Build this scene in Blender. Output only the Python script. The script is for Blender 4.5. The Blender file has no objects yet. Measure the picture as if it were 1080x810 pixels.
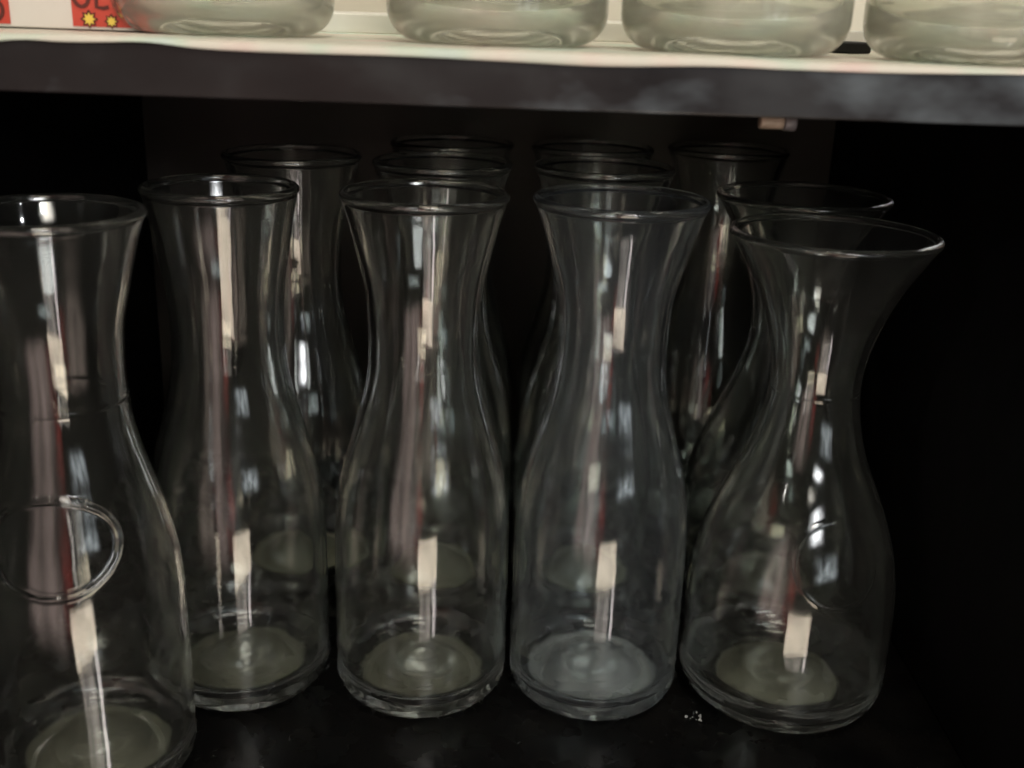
import bpy, math, random
import numpy as np
from mathutils import Vector
random.seed(4)
sc = bpy.context.scene
col = sc.collection
R = math.radians

# ------------------------------------------------------------------ materials
def new_mat(name):
    m = bpy.data.materials.new(name); m.use_nodes = True
    nt = m.node_tree; nt.nodes.clear()
    out = nt.nodes.new('ShaderNodeOutputMaterial')
    return m, nt, out

def node(nt, t, **kw):
    n = nt.nodes.new(t)
    for k, v in kw.items():
        if k in n.inputs: n.inputs[k].default_value = v
        else: setattr(n, k, v)
    return n

def noise(nt, scale, detail=3.0, vec=None, stretch=None):
    tc = node(nt, 'ShaderNodeTexCoord')
    src = tc.outputs['Object']
    if stretch:
        mp = node(nt, 'ShaderNodeMapping'); mp.inputs['Scale'].default_value = stretch
        nt.links.new(src, mp.inputs['Vector']); src = mp.outputs['Vector']
    n = node(nt, 'ShaderNodeTexNoise', Scale=scale, Detail=detail)
    nt.links.new(src, n.inputs['Vector'])
    return n

def ramp(nt, fac, stops):
    r = node(nt, 'ShaderNodeValToRGB')
    e = r.color_ramp.elements
    e[0].position, e[0].color = stops[0][0], (*stops[0][1], 1)
    e[1].position, e[1].color = stops[-1][0], (*stops[-1][1], 1)
    for p, c in stops[1:-1]:
        x = e.new(p); x.color = (*c, 1)
    nt.links.new(fac, r.inputs['Fac'])
    return r

def surface(name, stops, scale, rough=(0.4, 0.5), rscale=None, detail=4, bump=0.0, stretch=None, spec=0.5):
    m, nt, out = new_mat(name)
    b = node(nt, 'ShaderNodeBsdfPrincipled')
    b.inputs['Specular IOR Level'].default_value = spec
    n = noise(nt, scale, detail, stretch=stretch)
    r = ramp(nt, n.outputs['Fac'], stops)
    nt.links.new(r.outputs['Color'], b.inputs['Base Color'])
    n2 = noise(nt, rscale or scale * 1.7, 5, stretch=stretch)
    mr = node(nt, 'ShaderNodeMapRange'); mr.inputs['From Min'].default_value = .3; mr.inputs['From Max'].default_value = .7
    mr.inputs['To Min'].default_value, mr.inputs['To Max'].default_value = rough
    nt.links.new(n2.outputs['Fac'], mr.inputs['Value'])
    nt.links.new(mr.outputs['Result'], b.inputs['Roughness'])
    if bump:
        bp = node(nt, 'ShaderNodeBump', Strength=bump, Distance=.0005)
        nt.links.new(n2.outputs['Fac'], bp.inputs['Height']); nt.links.new(bp.outputs['Normal'], b.inputs['Normal'])
    nt.links.new(b.outputs['BSDF'], out.inputs['Surface'])
    return m

def glass(name, tint=(.955, .975, .95), dust=.008, wave=.4, dcol=(.62, .62, .56)):
    m, nt, out = new_mat(name)
    b = node(nt, 'ShaderNodeBsdfPrincipled')
    b.inputs['Base Color'].default_value = (*tint, 1)
    b.inputs['Transmission Weight'].default_value = 1
    b.inputs['IOR'].default_value = 1.52
    b.inputs['Roughness'].default_value = .06
    # slow waves and fine ripples of pressed glass
    n1 = noise(nt, 38, 2, stretch=(1, 1, .45)); n2 = noise(nt, 150, 2)
    ad = node(nt, 'ShaderNodeMath', operation='MULTIPLY_ADD')
    ad.inputs[1].default_value = .05
    nt.links.new(n2.outputs['Fac'], ad.inputs[0]); nt.links.new(n1.outputs['Fac'], ad.inputs[2])
    bp = node(nt, 'ShaderNodeBump', Strength=wave, Distance=.0012)
    nt.links.new(ad.outputs[0], bp.inputs['Height']); nt.links.new(bp.outputs['Normal'], b.inputs['Normal'])
    d = node(nt, 'ShaderNodeBsdfDiffuse'); d.inputs['Color'].default_value = (*dcol, 1)
    n3 = noise(nt, 22, 6)
    mr = node(nt, 'ShaderNodeMapRange'); mr.inputs['From Min'].default_value = .3; mr.inputs['From Max'].default_value = .75
    mr.inputs['To Min'].default_value = dust * .35; mr.inputs['To Max'].default_value = dust * 1.6
    nt.links.new(n3.outputs['Fac'], mr.inputs['Value'])
    mx = node(nt, 'ShaderNodeMixShader')
    nt.links.new(mr.outputs['Result'], mx.inputs[0]); nt.links.new(b.outputs['BSDF'], mx.inputs[1]); nt.links.new(d.outputs['BSDF'], mx.inputs[2])
    nt.links.new(mx.outputs[0], out.inputs['Surface'])
    return m

def film(name, colr, lo, hi, r1):
    """dried residue: patchy, a little denser in a tide line near its rim, thinning out at the very edge"""
    m, nt, out = new_mat(name)
    t = node(nt, 'ShaderNodeBsdfTransparent')
    d = node(nt, 'ShaderNodeBsdfDiffuse'); d.inputs['Color'].default_value = (*colr, 1)
    n3 = noise(nt, 55, 6)
    mr = node(nt, 'ShaderNodeMapRange'); mr.inputs['From Min'].default_value = .3; mr.inputs['From Max'].default_value = .7
    mr.inputs['To Min'].default_value = lo; mr.inputs['To Max'].default_value = hi
    nt.links.new(n3.outputs['Fac'], mr.inputs['Value'])
    tc = node(nt, 'ShaderNodeTexCoord'); sp = node(nt, 'ShaderNodeSeparateXYZ'); nt.links.new(tc.outputs['Object'], sp.inputs[0])
    cb = node(nt, 'ShaderNodeCombineXYZ'); nt.links.new(sp.outputs['X'], cb.inputs['X']); nt.links.new(sp.outputs['Y'], cb.inputs['Y'])
    ln = node(nt, 'ShaderNodeVectorMath', operation='LENGTH'); nt.links.new(cb.outputs[0], ln.inputs[0])
    dv = node(nt, 'ShaderNodeMath', operation='DIVIDE'); dv.inputs[1].default_value = r1; nt.links.new(ln.outputs['Value'], dv.inputs[0])
    wb = node(nt, 'ShaderNodeMath', operation='MULTIPLY_ADD'); wb.inputs[1].default_value = .22
    nt.links.new(n3.outputs['Fac'], wb.inputs[0]); nt.links.new(dv.outputs[0], wb.inputs[2])
    rp = ramp(nt, wb.outputs[0], [(0, (.55, .55, .55)), (.70, (.60, .60, .60)), (.88, (1, 1, 1)), (.94, (.8, .8, .8)), (1.0, (.0, .0, .0))])
    mu = node(nt, 'ShaderNodeMath', operation='MULTIPLY')
    nt.links.new(mr.outputs['Result'], mu.inputs[0]); nt.links.new(rp.outputs['Color'], mu.inputs[1])
    mx = node(nt, 'ShaderNodeMixShader')
    nt.links.new(mu.outputs[0], mx.inputs[0]); nt.links.new(t.outputs[0], mx.inputs[1]); nt.links.new(d.outputs[0], mx.inputs[2])
    nt.links.new(mx.outputs[0], out.inputs['Surface'])
    return m

M = {}
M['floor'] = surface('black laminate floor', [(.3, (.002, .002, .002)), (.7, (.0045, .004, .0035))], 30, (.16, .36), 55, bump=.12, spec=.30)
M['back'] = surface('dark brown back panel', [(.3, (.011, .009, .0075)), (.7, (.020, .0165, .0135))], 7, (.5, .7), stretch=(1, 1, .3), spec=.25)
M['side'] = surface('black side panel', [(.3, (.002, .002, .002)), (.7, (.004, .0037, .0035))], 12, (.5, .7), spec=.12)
M['board'] = surface('smudged black melamine', [(.35, (.007, .005, .005)), (.52, (.012, .0095, .0095)), (.66, (.024, .023, .023))], 18, (.28, .50), 30, 5, bump=.12, stretch=(1, 1, 1.6), spec=.30)
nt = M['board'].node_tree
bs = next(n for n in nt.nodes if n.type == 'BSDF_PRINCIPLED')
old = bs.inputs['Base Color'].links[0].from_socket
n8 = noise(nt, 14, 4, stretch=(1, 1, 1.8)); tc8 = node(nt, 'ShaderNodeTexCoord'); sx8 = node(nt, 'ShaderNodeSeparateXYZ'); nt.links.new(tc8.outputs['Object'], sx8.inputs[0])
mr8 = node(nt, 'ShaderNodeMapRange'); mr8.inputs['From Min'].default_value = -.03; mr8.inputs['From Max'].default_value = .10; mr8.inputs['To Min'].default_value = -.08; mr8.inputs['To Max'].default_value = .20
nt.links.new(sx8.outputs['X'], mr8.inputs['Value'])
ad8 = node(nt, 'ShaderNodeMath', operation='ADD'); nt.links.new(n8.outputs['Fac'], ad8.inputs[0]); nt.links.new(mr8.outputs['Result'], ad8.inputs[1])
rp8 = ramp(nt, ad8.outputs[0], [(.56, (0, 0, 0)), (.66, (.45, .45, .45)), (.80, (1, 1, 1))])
mx8 = node(nt, 'ShaderNodeMixRGB'); mx8.inputs['Color2'].default_value = (.135, .155, .168, 1)  # bluish grey reflection painted into the base colour, stronger to the right, smudge shaped
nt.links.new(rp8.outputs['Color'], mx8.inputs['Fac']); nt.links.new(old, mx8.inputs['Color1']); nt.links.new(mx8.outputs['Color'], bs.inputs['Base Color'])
M['liner'] = surface('pale patterned paper liner', [(.30, (.67, .52, .45)), (.42, (.66, .60, .50)), (.52, (.63, .60, .50)), (.62, (.55, .61, .49)), (.75, (.52, .60, .55))], 30, (.5, .6), 30, 2, stretch=(1, 1, .2))
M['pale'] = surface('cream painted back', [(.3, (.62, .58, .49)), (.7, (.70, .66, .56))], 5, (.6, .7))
M['strip'] = surface('white paper', [(.3, (.72, .70, .64)), (.7, (.80, .78, .72))], 20, (.6, .7))
M['card'] = surface('white card', [(.3, (.66, .60, .52)), (.7, (.72, .66, .58))], 12, (.5, .6))
M['red'] = surface('red print', [(.3, (.50, .045, .025)), (.7, (.58, .075, .045))], 18, (.4, .5))
M['ink'] = surface('dark ink', [(.3, (.08, .012, .006)), (.7, (.11, .018, .01))], 30, (.5, .6))
M['yellow'] = surface('yellow print', [(.3, (.75, .52, .06)), (.7, (.85, .62, .12))], 40, (.5, .6))
M['tan'] = surface('tan plastic', [(.3, (.26, .19, .13)), (.7, (.42, .32, .24))], 200, (.4, .5))
M['grey_metal'] = surface('dull screw metal', [(.3, (.10, .09, .09)), (.7, (.17, .15, .15))], 200, (.35, .5))
M['black'] = surface('black gap shade', [(.3, (.004, .004, .004)), (.7, (.008, .008, .008))], 60, (.6, .7))
M['lint'] = surface('grey lint', [(.3, (.16, .16, .15)), (.7, (.26, .26, .24))], 300, (.8, .9))
M['glass'] = glass('clear carafe glass')
M['glass_teal'] = glass('faintly blue carafe glass', (.925, .972, .975), .018, .4, (.58, .63, .66))
M['glass_clean'] = glass('clear decanter glass', (.93, .96, .93), .008)
M['glass_up'] = glass('pale green carafe glass', (.965, .985, .93), .14, .2, (.86, .84, .70))
M['film'] = film('dried olive film', (.46, .46, .34), .16, .33, .0375)
M['film_brightened'] = film('heavy pale film', (.82, .80, .62), .75, .97, .0375)
M['film_white'] = film('dried chalky film', (.66, .68, .64), .16, .48, .0400)

# ------------------------------------------------------------------ mesh helpers
def mesh_obj(name, verts, faces, mat, parent=None, smooth=False, loc=(0, 0, 0)):
    me = bpy.data.meshes.new(name)
    me.from_pydata([tuple(v) for v in verts], [], faces); me.validate(); me.update()
    if smooth: me.polygons.foreach_set('use_smooth', [True] * len(me.polygons))
    me.materials.append(mat)
    o = bpy.data.objects.new(name, me); col.objects.link(o)
    o.location = loc
    if parent: o.parent = parent
    return o

def tag(o, label=None, cat=None, group=None, kind=None):
    if label: o['label'] = label
    if cat: o['category'] = cat
    if group: o['group'] = group
    if kind: o['kind'] = kind
    return o

def box_data(x0, x1, y0, y1, z0, z1, b=0.0):
    """box; with b > 0 every edge gets a chamfer"""
    import bmesh
    bm = bmesh.new(); bmesh.ops.create_cube(bm, size=1)
    for v in bm.verts:
        v.co = Vector(((x0 + x1) / 2 + v.co.x * (x1 - x0), (y0 + y1) / 2 + v.co.y * (y1 - y0), (z0 + z1) / 2 + v.co.z * (z1 - z0)))
    if b: bmesh.ops.bevel(bm, geom=bm.edges[:], offset=b, segments=3, profile=.5, affect='EDGES')
    bm.verts.index_update()
    vs = [v.co.copy() for v in bm.verts]; fs = [[v.index for v in f.verts] for f in bm.faces]
    bm.free(); return vs, fs

def box(name, ext, mat, parent=None, b=0.0):
    v, f = box_data(*ext, b); return mesh_obj(name, v, f, mat, parent)

def catmull(pts, step):
    """smooth curve through (r, z) points"""
    P = [np.array(p, float) for p in pts]; P = [2 * P[0] - P[1]] + P + [2 * P[-1] - P[-2]]
    out = []
    for i in range(1, len(P) - 2):
        p0, p1, p2, p3 = P[i - 1:i + 3]
        n = max(2, int(np.linalg.norm(p2 - p1) / step))
        for k in range(n):
            t = k / n
            out.append(.5 * ((2 * p1) + (-p0 + p2) * t + (2 * p0 - 5 * p1 + 4 * p2 - p3) * t * t + (-p0 + 3 * p1 - 3 * p2 + p3) * t ** 3))
    out.append(P[-2]); return np.array(out)

def arc(cx, cz, r, a0, a1, n):
    return [(cx + r * math.cos(R(a)), cz + r * math.sin(R(a))) for a in np.linspace(a0, a1, n)]

def carafe_profile(side, body_r, heel, wall, base_t, lip, step, seam=None):
    """closed section of a blown carafe: outer underside -> outside -> rim bead -> inside -> inner bottom"""
    top = np.array(side[-1])
    under = [(1e-5, .0095), (body_r * .25, .0088), (body_r * .45, .0062), (body_r * .60, .0026), (body_r - heel - .002, .0004)]
    under = list(map(tuple, catmull(under, .003)))
    heelp = arc(body_r - heel, heel, heel, -85, 0, 10)
    outer = catmull([(body_r, heel)] + list(side), step)[1:]
    if seam:
        outer[:, 0] += .00022 * np.exp(-((outer[:, 1] - seam) / .0006) ** 2)
    # rounded lip that swells slightly outwards
    d = outer[-1] - outer[-4]; d /= np.linalg.norm(d); nrm = np.array([d[1], -d[0]])
    c = outer[-1] - nrm * lip * .8 + d * .0006
    a_out = math.degrees(math.atan2(nrm[1], nrm[0]))
    bead = arc(c[0], c[1], lip, a_out - 35, a_out + 205, 14)
    # inside wall: offset of the outside
    T = np.gradient(outer, axis=0); T /= np.linalg.norm(T, axis=1)[:, None]
    N = np.stack([T[:, 1], -T[:, 0]], 1)
    inner = outer - N * wall
    inner = inner[::-1]
    inner = inner[(inner[:, 1] > base_t + heel * .95) & (inner[:, 1] < c[1] - lip * .6)]
    ri = body_r - wall; h2 = heel * .95
    heel_in = arc(ri - h2, base_t + h2, h2, 0, -88, 9)
    bot = catmull([(ri - h2 - .001, base_t + .0002), (ri * .58, base_t + .0020), (ri * .44, base_t + .0062), (ri * .25, base_t + .0100), (1e-5, base_t + .0118)], .002)
    n_out = len(under) + len(heelp) + len(outer)
    prof = np.array(under + heelp + [tuple(p) for p in outer] + bead + [tuple(p) for p in inner] + heel_in + [tuple(p) for p in bot])
    return prof, n_out, np.array(heel_in + [tuple(p) for p in bot])

def lathe(name, prof, n_out, mat, segs=128, emboss=None, wobble=0.0, seed=0):
    ph = np.linspace(0, 2 * math.pi, segs, endpoint=False)
    r = prof[:, 0][:, None] * np.ones(segs)[None]; z = prof[:, 1][:, None] * np.ones(segs)[None]
    if wobble:
        rs = np.random.RandomState(seed); k = rs.uniform(0, 6.28, 4)
        w = np.sin(2 * ph + k[0])[None] * .6 + np.sin(3 * ph + k[1])[None] * np.sin(z * 40 + k[2]) * .5
        r = r * (1 + wobble * w * np.clip(prof[:, 0][:, None] / .02, 0, 1))
    if emboss:
        p0, z0, rad, ry, hw, hh, letters = emboss
        m = np.zeros_like(r)
        dphi = (ph[None] - p0 + math.pi) % (2 * math.pi) - math.pi
        x = dphi * r; y = z - z0
        q = np.sqrt((x / rad) ** 2 + (y / ry) ** 2)
        m = np.exp(-(((q - 1) * rad) / hw) ** 2)
        m[n_out:] = 0
        r = r + m * hh
    V = np.stack([r * np.cos(ph), r * np.sin(ph), z], -1).reshape(-1, 3)
    n = len(prof); F = []
    for i in range(n - 1):
        a = i * segs; b = a + segs
        for j in range(segs):
            k = (j + 1) % segs
            F.append((a + j, a + k, b + k, b + j))
    me = bpy.data.meshes.new(name)
    V = list(map(tuple, V)); V.append((0, 0, float(prof[0, 1]))); V.append((0, 0, float(prof[-1, 1])))
    c0 = len(V) - 2; c1 = len(V) - 1; last = (n - 1) * segs
    for j in range(segs):
        k = (j + 1) % segs
        F.append((c0, k, j)); F.append((c1, last + j, last + k))
    me.from_pydata(V, [], F); me.update()
    me.polygons.foreach_set('use_smooth', [True] * len(me.polygons))
    me.materials.append(mat)
    return me

# side curves (radius, height)
def side_tall(rim):
    return [(.0442, .030), (.0442, .060), (.0439, .086), (.0424, .104), (.0388, .122), (.0338, .139), (.0298, .153),
            (.0273, .166), (.0264, .178), (.0265, .190), (.0277, .205), (.0283 + (rim - .0283) * .32, .222), (.0283 + (rim - .0283) * .66, .236), (rim, .2465)]
SIDE_WIDE = [(.0530, .034), (.0528, .052), (.0516, .068), (.0487, .083), (.0435, .099), (.0366, .115), (.0292, .131),
             (.0246, .146), (.0220, .160), (.0216, .170), (.0232, .182), (.0274, .197), (.0342, .213), (.0413, .225), (.0472, .2345)]

def film_mesh(name, r0, r1, zfun, mat):
    """thin dried film lying just above the inside of the bottom"""
    segs = 72; rings = 22; V = []; F = []
    rs = np.random.RandomState(int(r1 * 1e6) % 999); k = rs.uniform(0, 6.28, 5)
    for i in range(rings + 1):
        for j in range(segs):
            a = 2 * math.pi * j / segs
            edge = 1 + .03 * math.sin(2 * a + k[0]) + .02 * math.sin(5 * a + k[1]) + .012 * math.sin(9 * a + k[2])
            q = (r0 + (r1 - r0) * i / rings) * edge
            V.append((q * math.cos(a), q * math.sin(a), zfun(q) + .00035))
    for i in range(rings):
        for j in range(segs):
            jj = (j + 1) % segs
            F.append((i * segs + j, i * segs + jj, (i + 1) * segs + jj, (i + 1) * segs + j))
    if r0 < .001: F.append(tuple(range(segs))[::-1])
    n = len(V)                                              # underside, so the film has a real thickness
    V += [(x, y, z - .00012) for x, y, z in V]
    F += [tuple(n + q for q in reversed(f)) for f in F]
    for j in range(segs):
        jj = (j + 1) % segs; a = rings * segs
        F.append((a + j, a + jj, n + a + jj, n + a + j))
    me = bpy.data.meshes.new(name); me.from_pydata(V, [], F); me.update()
    me.polygons.foreach_set('use_smooth', [True] * len(me.polygons)); me.materials.append(mat)
    return me

def make_carafe(name, kind, rim, mat, loc, rz, label, cat, group=None, emboss=None, filmk='film', seed=0):
    side = [(q, z * 1.045) for q, z in (side_tall(rim) if kind == 'tall' else SIDE_WIDE)]
    body, heel = (.0442, .013) if kind == 'tall' else (.0530, .019)
    prof, n_out, bot = carafe_profile(side, body, heel, .0036, .0085, .0021, .0009 if emboss else .002, .182 if kind == 'tall' else .171)
    me = lathe(name, prof, n_out, mat, 420 if emboss else 144, emboss, .006, seed)
    o = bpy.data.objects.new(name, me); col.objects.link(o)
    o.location = loc; o.rotation_euler.z = rz
    tag(o, label, cat, group)
    zf = lambda q: float(np.interp(q, bot[::-1, 0], bot[::-1, 1]))
    rr = .0350 if filmk == 'film_white' else (.0325 if kind == 'tall' else .0365)
    f = bpy.data.objects.new('dried_film', film_mesh('dried_film', .0002, rr, zf, M[filmk])); col.objects.link(f); f.parent = o
    f['label'] = 'dull dried film on the inside of the glass bottom'
    return o

def dup(o, loc, rz, label, group=None):
    c = o.copy(); col.objects.link(c); c.location = loc; c.rotation_euler = (0, 0, rz)
    c['label'] = label
    if group: c['group'] = group
    for ch in list(o.children):
        k = ch.copy(); col.objects.link(k); k.parent = c
    return c

# ------------------------------------------------------------------ cabinet
Z_UNDER, Z_TOP, Y_EDGE = .3080, .3263, .388
XL, XR, YB = -.272, .226, .800
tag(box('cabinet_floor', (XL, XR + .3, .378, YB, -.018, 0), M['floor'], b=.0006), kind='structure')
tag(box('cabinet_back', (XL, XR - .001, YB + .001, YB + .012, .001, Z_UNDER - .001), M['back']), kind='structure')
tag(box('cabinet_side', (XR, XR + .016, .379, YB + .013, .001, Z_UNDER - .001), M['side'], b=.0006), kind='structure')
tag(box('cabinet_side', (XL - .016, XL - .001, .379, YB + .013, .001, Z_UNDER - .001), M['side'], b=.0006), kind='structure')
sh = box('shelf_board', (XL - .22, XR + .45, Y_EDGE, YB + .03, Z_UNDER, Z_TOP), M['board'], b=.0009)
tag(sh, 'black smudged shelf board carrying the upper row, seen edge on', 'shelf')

# paper liner lying on the board, folded over its front edge with an uneven hem
def liner():
    nx = 260; x0, x1 = XL - .22, XR + .45
    rows = []
    rs = random.Random(2)
    xs = [x0 + (x1 - x0) * i / nx for i in range(nx + 1)]
    def hem(x):
        h = .0022 + .0005 * math.sin(x * 21 + 1) + .00035 * math.sin(x * 57 + .4)
        for c, w, a in ((-.171, .010, .0012), (-.128, .012, .0011), (-.215, .03, -.0005), (.16, .05, .0006)):
            h -= a * math.exp(-((x - c) / w) ** 2)
        return h
    V = []; F = []
    t = .0004
    sec = [(YB + .0296, Z_TOP + .0006, 0), (.60, Z_TOP + .0006, 0), (.45, Z_TOP + .0007, 0), (.41, Z_TOP + .0009, 0), (Y_EDGE + .002, Z_TOP + .0010, 0), (Y_EDGE - .0004, Z_TOP + .0006, 0), (Y_EDGE - .0010, Z_TOP - .0002, 0), (Y_EDGE - .0012, 0, .5), (Y_EDGE - .0013, 0, 1)]
    for i, x in enumerate(xs):
        rip = .0003 * math.sin(x * 33) + .0002 * math.sin(x * 90 + 2)
        for (y, z, k) in sec:
            if k: z = Z_TOP - .0002 - (hem(x) - .0002) * k
            w = rip if y < .45 else 0
            V.append((x, y - (abs(w) if y < .40 else 0), z + max(0, w)))
    n = len(sec)
    for i in range(nx):
        for j in range(n - 1):
            a = i * n + j; F.append((a, a + n, a + n + 1, a + 1))
    o = mesh_obj('shelf_liner', V, F, M['liner'], smooth=True)
    s = o.modifiers.new('thickness', 'SOLIDIFY'); s.thickness = t; s.offset = 1
    tag(o, 'pale pink and green paper liner folded over the shelf front edge', 'shelf liner')
liner()
Z_L = Z_TOP + .0012
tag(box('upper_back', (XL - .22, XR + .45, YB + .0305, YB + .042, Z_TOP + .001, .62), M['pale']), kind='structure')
tag(box('paper_sheet_stack', (-.20, .17, .565, .700, Z_TOP + .0005, Z_L + .0085), M['strip'], b=.0008), 'flat white paper stack lying behind the upper carafes', 'paper stack')
tag(box('gap_shade', (.136, .152, .500, .520, Z_TOP + .0010, Z_L + .0045), M['black'], b=.001), 'small black pad showing between the two right upper carafes', 'gap shade block')  # added black block standing in for the dark gap between the carafes

# little bracket under the board
br = bpy.data.objects.new('shelf_peg', None); col.objects.link(br); br.location = (.0915, .4, Z_UNDER)
tag(br, 'small tan and grey peg fixed under the shelf board', 'peg')
def disc_mesh(name, r, h, mat, parent, loc, axis='Z', b=.0004):
    prof = [(1e-5, 0), (r - b, 0), (r - b * .3, b * .3), (r, b), (r, h - b), (r - b * .3, h - b * .3), (r - b, h), (1e-5, h)]
    V = []; F = []; s = 28
    for q, z in prof:
        for j in range(s):
            a = 2 * math.pi * j / s
            p = (q * math.cos(a), q * math.sin(a), z)
            V.append(p if axis == 'Z' else (p[2], p[0], p[1]))
    for i in range(len(prof) - 1):
        for j in range(s):
            k = (j + 1) % s; F.append((i * s + j, i * s + k, (i + 1) * s + k, (i + 1) * s + j))
    o = mesh_obj(name, V, F, mat, parent, True); o.location = loc; return o
disc_mesh('peg_body', .0031, .0085, M['tan'], br, (-.0055, .004, -.0020), 'X')
disc_mesh('peg_screw', .0034, .0042, M['grey_metal'], br, (.0032, .004, -.0022), 'X')

# ------------------------------------------------------------------ carafes in the dark cabinet
G1 = 'carafes standing in the dark cabinet'
cat = 'carafe'
make_carafe('glass_carafe', 'tall', .0385, M['glass'], (-.187, .425, 0), 0,
            'nearest carafe at the far left, with a raised oval ring on its belly', cat, G1,
            emboss=(R(-82), .130, .0265, .0195, .0012, .0015, None), seed=1)
make_carafe('glass_carafe', 'tall', .0352, M['glass'], (-.137, .501, 0), R(40),
            'front row carafe with the narrowest mouth, right of the ringed one', cat, G1, seed=2)
A = make_carafe('glass_carafe', 'tall', .0385, M['glass'], (-.043, .501, 0), R(75),
            'front row clear carafe in the middle, left of the bluish one', cat, G1, seed=3)
make_carafe('glass_carafe', 'tall', .0405, M['glass_teal'], (.0478, .504, 0), R(10),
            'bluish front row carafe with a chalky white ring on its bottom', cat, G1, filmk='film_white', seed=4)
Wd = make_carafe('glass_decanter', 'wide', .0455, M['glass_clean'], (.1475, .504, 0), 0,
            'wide bellied decanter with a broad flared mouth, far right in front', 'decanter', 'wide decanters in the dark cabinet',
            emboss=(R(-77), .097, .0215, .0205, .0008, .00028, None), seed=5)
brightened = A.children[0].data.copy(); brightened.materials[0] = M['film_brightened']
for x, y, a, l in (
    (-.1285, .622, 100, 'second row carafe seen between the narrow mouthed one and the middle one'),
    (-.0425, .610, 160, 'second row carafe directly behind the middle clear one'),
    (.0475, .613, 220, 'second row carafe directly behind the bluish carafe'),
    (-.043, .702, 80, 'leftmost carafe of the back row, two behind the middle clear one'),
    (.046, .705, 300, 'back row carafe just right of centre, behind the bluish one'),
    (.1345, .7165, 140, 'rightmost carafe of the back row, behind the wide decanters')):
    c = dup(A, (x, y, 0), R(a), l)
    if y < .65:                                            # second row film paler and denser, in place of light reaching it
        for ch in c.children: ch.data = brightened
dup(Wd, (.160, .614, 0), R(200), 'second decanter, standing behind the wide one at front right')

# ------------------------------------------------------------------ carafes on the upper shelf
U = make_carafe('glass_carafe', 'tall', .0385, M['glass_up'], (-.122, .468, Z_L), R(20),
                'upper shelf carafe beside the red and white box', cat, 'carafes standing on the upper shelf', seed=8)
dup(U, (-.011, .462, Z_L), R(120), 'upper shelf carafe second from left, above the middle one')
dup(U, (.0815, .448, Z_L), R(200), 'upper shelf carafe third from left, above the bluish carafe')
dup(U, (.1735, .434, Z_L), R(290), 'rightmost carafe on the upper shelf, above the wide decanter')

# ------------------------------------------------------------------ red and white printed box
bxo = bpy.data.objects.new('printed_box', None); col.objects.link(bxo); bxo.location = (-.2295, .452, Z_L)
tag(bxo, 'white box with red printed panels and yellow stars, upper left', 'box')
v, f = box_data(0, .087, 0, .045, 0, .095, .0007)
mesh_obj('carton', v, f, M['card'], bxo)
def panel(x0, x1, name='red_panel'):
    v, f = box_data(x0, x1, -.0006, -.0001, .0012, .094)
    return mesh_obj(name, v, f, M['red'], bxo)
PANELS = [(-.0, .0265), (.0505, .0862)]
for a, b_ in PANELS: panel(a + .0008, b_)
def ribbon(strokes, name, w=.0007):
    """hand drawn letters: each stroke a thin flat ribbon on the box front"""
    V = []; F = []
    for st in strokes:
        P = [np.array(p) for p in st]
        base = len(V)
        for i, p in enumerate(P):
            d = P[min(i + 1, len(P) - 1)] - P[max(i - 1, 0)]; d = d / (np.linalg.norm(d) + 1e-9); nn = np.array([-d[1], d[0]]) * w
            for q in (p + nn, p - nn):
                V.append((q[0], -.0011, q[1])); V.append((q[0], -.0007, q[1]))
        for i in range(len(P) - 1):
            a = base + i * 4
            F += [(a, a + 4, a + 6, a + 2), (a, a + 1, a + 5, a + 4), (a + 2, a + 6, a + 7, a + 3)]
    return mesh_obj(name, V, F, M['ink'], bxo)
def ell(cx, cz, rx, rz, a0=0, a1=360, n=20):
    return [(cx + rx * math.cos(R(t)), cz + rz * math.sin(R(t))) for t in np.linspace(a0, a1, n)]
zb = .0088
ribbon([ell(.0555, zb + .004, .0031, .0042)], 'letter')                                              # O
ribbon([[(.0618, zb + .0082), (.0614, zb + .004), (.0613, zb - .0002), (.0640, zb - .0006), (.0662, zb)]], 'letter')   # L
ribbon([[(.0690, zb - .001), (.0692, zb + .0078), (.0722, zb + .0005), (.0738, zb - .0012), (.0742, zb + .0076)]], 'letter')  # N
ribbon([[(.0818, zb + .0076), (.0778, zb + .0076), (.0776, zb + .0034), (.0806, zb + .0034)], [(.0776, zb + .0034), (.0776, zb - .0012), (.0816, zb - .0010)]], 'letter')  # E
ribbon([ell(.0790, .0042, .0030, .0030, 60, 300), [(.0790, .0042), (.0815, .0042)]], 'letter')
ribbon([[(.0196, .0105), (.0196, .0022)], ell(.0196, .0063, .0045, .0042, 90, -90)], 'letter')         # D
def star(cx, cz, r, name='star'):
    V = [(cx, -.0010, cz)]; F = []
    for k in range(16):
        q = r if k % 2 == 0 else r * .55
        V.append((cx + q * math.sin(k * math.pi / 8), -.0010, cz + q * math.cos(k * math.pi / 8)))
    for k in range(16): F.append((0, 1 + (k + 1) % 16, 1 + k))
    n = len(V); V += [(x, -.0007, z) for x, y, z in V]
    for k in range(16):
        a, b2 = 1 + k, 1 + (k + 1) % 16; F.append((a, b2, n + b2, n + a))
    o = mesh_obj(name, V, F, M['yellow'], bxo)
    ring = [(cx + (r * 1.25 if k % 2 == 0 else r * .78) * math.sin(k * math.pi / 8), cz + (r * 1.25 if k % 2 == 0 else r * .78) * math.cos(k * math.pi / 8)) for k in range(17)]
    ribbon([ring], 'star_outline', .00032)
star(.0580, .0040, .0026); star(.0668, .0034, .0021)

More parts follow.
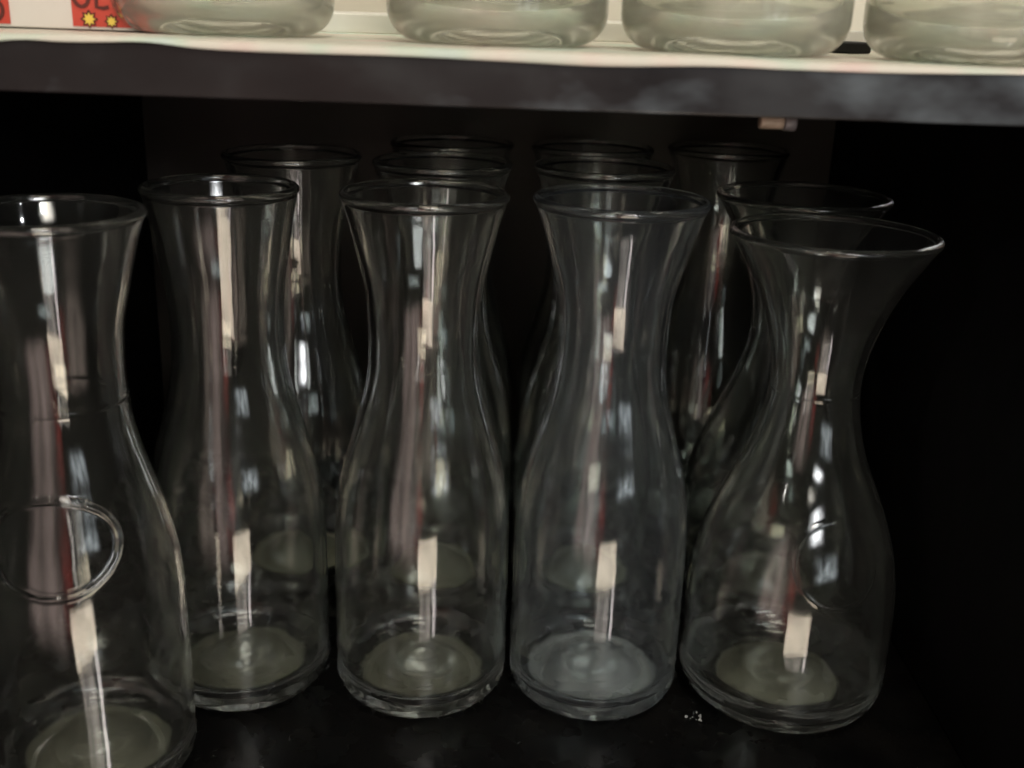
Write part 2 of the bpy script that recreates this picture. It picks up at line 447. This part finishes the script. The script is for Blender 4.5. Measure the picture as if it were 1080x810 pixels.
# ------------------------------------------------------------------ lint by the decanter foot
rs = random.Random(9); V = []; F = []
for k in range(9):
    c = (rs.gauss(0, .0022), rs.gauss(0, .0016)); s = rs.uniform(.0004, .0013); b0 = len(V)
    pts = [Vector((rs.gauss(0, 1), rs.gauss(0, 1), rs.gauss(0, 1))).normalized() * s * rs.uniform(.6, 1.2) for _ in range(6)]
    oct_ = [Vector((1, 0, 0)), Vector((-1, 0, 0)), Vector((0, 1, 0)), Vector((0, -1, 0)), Vector((0, 0, 1)), Vector((0, 0, -1))]
    for q, p in zip(oct_, pts):
        w = q * s + p * .5; V.append((c[0] + w.x, c[1] + w.y, max(.0002, w.z + s * .8)))
    for t in ((0, 2, 4), (2, 1, 4), (1, 3, 4), (3, 0, 4), (2, 0, 5), (1, 2, 5), (3, 1, 5), (0, 3, 5)): F.append(tuple(b0 + i for i in t))
o = mesh_obj('lint_scrap', V, F, M['lint'], loc=(.1005, .474, 0))
tag(o, 'tiny grey scrap of lint on the black floor by the decanter foot', 'lint')

# ------------------------------------------------------------------ lamps, with added fills and stand-ins
def lamp(name, loc, target, sx, sy, radiance, colr, mott=0.0, nscale=6.0, soft=0.0, stretch=(1, 1, 1)):
    """rectangular lamp; mott makes it glow unevenly, soft lets it fade towards its rim"""
    L = bpy.data.lights.new(name, 'AREA'); L.shape = 'RECTANGLE'; L.size = sx; L.size_y = sy
    L.energy = radiance * math.pi * sx * sy; L.color = colr
    o = bpy.data.objects.new(name, L); col.objects.link(o); o.location = loc
    o.rotation_euler = (Vector(target) - Vector(loc)).to_track_quat('-Z', 'Y').to_euler()
    if mott or soft:
        L.use_nodes = True; nt = L.node_tree
        em = next(n for n in nt.nodes if n.type == 'EMISSION')
        g = nt.nodes.new('ShaderNodeNewGeometry')
        val = None
        if mott:
            mp = nt.nodes.new('ShaderNodeMapping'); mp.inputs['Scale'].default_value = stretch
            nz = nt.nodes.new('ShaderNodeTexNoise'); nz.inputs['Scale'].default_value = nscale; nz.inputs['Detail'].default_value = 3
            nt.links.new(g.outputs['Position'], mp.inputs['Vector']); nt.links.new(mp.outputs['Vector'], nz.inputs['Vector'])
            mr = nt.nodes.new('ShaderNodeMapRange'); mr.inputs['From Min'].default_value = .35; mr.inputs['From Max'].default_value = .65
            mr.inputs['To Min'].default_value = 1 - mott; mr.inputs['To Max'].default_value = 1 + mott
            nt.links.new(nz.outputs['Fac'], mr.inputs['Value']); val = mr.outputs['Result']
        if soft:
            rm = o.rotation_euler.to_matrix()
            def edge(axis, size):
                a = nt.nodes.new('ShaderNodeVectorMath'); a.operation = 'SUBTRACT'; a.inputs[1].default_value = loc; nt.links.new(g.outputs['Position'], a.inputs[0])
                dt = nt.nodes.new('ShaderNodeVectorMath'); dt.operation = 'DOT_PRODUCT'; dt.inputs[1].default_value = rm.col[axis]; nt.links.new(a.outputs[0], dt.inputs[0])
                b = nt.nodes.new('ShaderNodeMath'); b.operation = 'ABSOLUTE'; nt.links.new(dt.outputs['Value'], b.inputs[0])
                c = nt.nodes.new('ShaderNodeMapRange'); c.interpolation_type = 'SMOOTHSTEP'
                c.inputs['From Min'].default_value = (.5 - soft) * size; c.inputs['From Max'].default_value = .5 * size
                c.inputs['To Min'].default_value = 1; c.inputs['To Max'].default_value = 0
                nt.links.new(b.outputs[0], c.inputs['Value']); return c.outputs['Result']
            m1 = nt.nodes.new('ShaderNodeMath'); m1.operation = 'MULTIPLY'
            nt.links.new(edge(0, sx), m1.inputs[0]); nt.links.new(edge(1, sy), m1.inputs[1])
            if val is not None:
                m2 = nt.nodes.new('ShaderNodeMath'); m2.operation = 'MULTIPLY'
                nt.links.new(val, m2.inputs[0]); nt.links.new(m1.outputs[0], m2.inputs[1]); val = m2.outputs[0]
            else: val = m1.outputs[0]
        nt.links.new(val, em.inputs['Strength'])
    return o
T = (0, .5, .15)
lamp('warm_panel_standin', (.155, -.43, -.28), (.155, .5, -.28), .38, .28, 5.5, (1, .84, .66), .25, 5, 0)  # unseen lit pale surface behind the camera, given as a panel of light
lamp('warm_low_standin', (.12, -.45, -.62), (.12, .5, -.4), .28, .38, 1.5, (1, .88, .80), .6, 7, .15)  # dimmer lower part of that unseen pale surface
lamp('pink_clothes_standin', (-.40, -.40, .05), (-.40, .5, .05), .84, .92, 1.15, (1, .76, .68), .7, 4, .3, (1, 1, .35))  # added stand-in for pink clothing mirrored in the glass
lamp('red_clothes_standin', (-.05, -.41, .0), (-.05, .5, .0), .24, .70, .8, (1, .12, .10), .7, 5, .4)  # added stand-in for reddish clothing, the darker streak beside the pink
lamp('low_strip_standin', (.31, -.42, -.62), (.31, .5, -.5), .075, .54, 6.5, (1, .90, .88), .3, 6, .3)  # added strip for an unseen lit edge, low behind the camera
lamp('cool_panel_lamp', (.85, -1.0, .26), (.3, .5, .3), .95, .34, 2.3, (.88, .96, 1), .9, 6, .3)  # cool source out of view, set where its bluish reflection falls
lamp('bright_spot_lamp', (.48, -1.0, .62), T, .66, .28, 34.0, (.97, .98, 1), .5, 9, .5)
lamp('ceiling_lamp', (.42, -1.1, 1.15), T, .12, .12, 70.0, (.95, .98, 1), 0, 1, .3)
lamp('ceiling_lamp', (-.45, -1.2, 1.45), T, .10, .10, 120.0, (1, .92, .82), 0, 1, .3)
lamp('soft_fill_lamp', (.25, -1.1, 1.10), T, .50, .45, 21.0, (1, .94, .84), .3, 6, .4)  # added fill that lets light reach the rear bases
lamp('small_glint_lamp', (-.95, -.75, .95), T, .045, .045, 330.0, (1, .96, .9))  # this pair is added for small glints on the glass shoulders
lamp('small_glint_lamp', (.95, -.55, .95), T, .045, .045, 330.0, (.95, .98, 1))
lamp('main_ceiling_lamp', (.15, -.55, 1.75), (0, .39, .32), .5, .5, 15.5, (1, .92, .80))
lamp('upper_shelf_fill', (0, .52, .80), (0, .58, .32), 1.0, .12, 5.6, (1, .92, .78))  # added fill that brightens the upper shelf alone

w = bpy.data.worlds.new('World'); sc.world = w; w.use_nodes = True
w.node_tree.nodes['Background'].inputs[0].default_value = (.5, .45, .4, 1)
w.node_tree.nodes['Background'].inputs[1].default_value = .004

# ------------------------------------------------------------------ camera
cd = bpy.data.cameras.new('camera'); cam = bpy.data.objects.new('camera', cd); col.objects.link(cam); sc.camera = cam
p, r = R(19), R(2)
F_ = Vector((0, math.cos(p), -math.sin(p))); R_ = Vector((1, 0, 0)); U_ = R_.cross(F_)
R2 = math.cos(r) * R_ + math.sin(r) * U_; U2 = -math.sin(r) * R_ + math.cos(r) * U_
from mathutils import Matrix
cam.matrix_world = Matrix(((R2.x, U2.x, -F_.x, 0), (R2.y, U2.y, -F_.y, 0), (R2.z, U2.z, -F_.z, .341), (0, 0, 0, 1)))
cd.sensor_width = 36; cd.lens = 1150 / 1080 * 36; cd.clip_start = .01; cd.clip_end = 50
cd.dof.use_dof = True; cd.dof.focus_distance = .54; cd.dof.aperture_fstop = 9

sc.render.engine = 'CYCLES'
cy = sc.cycles
cy.max_bounces = 28; cy.transmission_bounces = 26; cy.glossy_bounces = 12; cy.diffuse_bounces = 4; cy.transparent_max_bounces = 24
cy.caustics_refractive = True; cy.caustics_reflective = True; cy.blur_glossy = .3
cy.sample_clamp_indirect = 6; cy.use_denoising = True
vs = sc.view_settings
vs.view_transform = 'Standard'; vs.look = 'None'; vs.exposure = 0; vs.gamma = 1
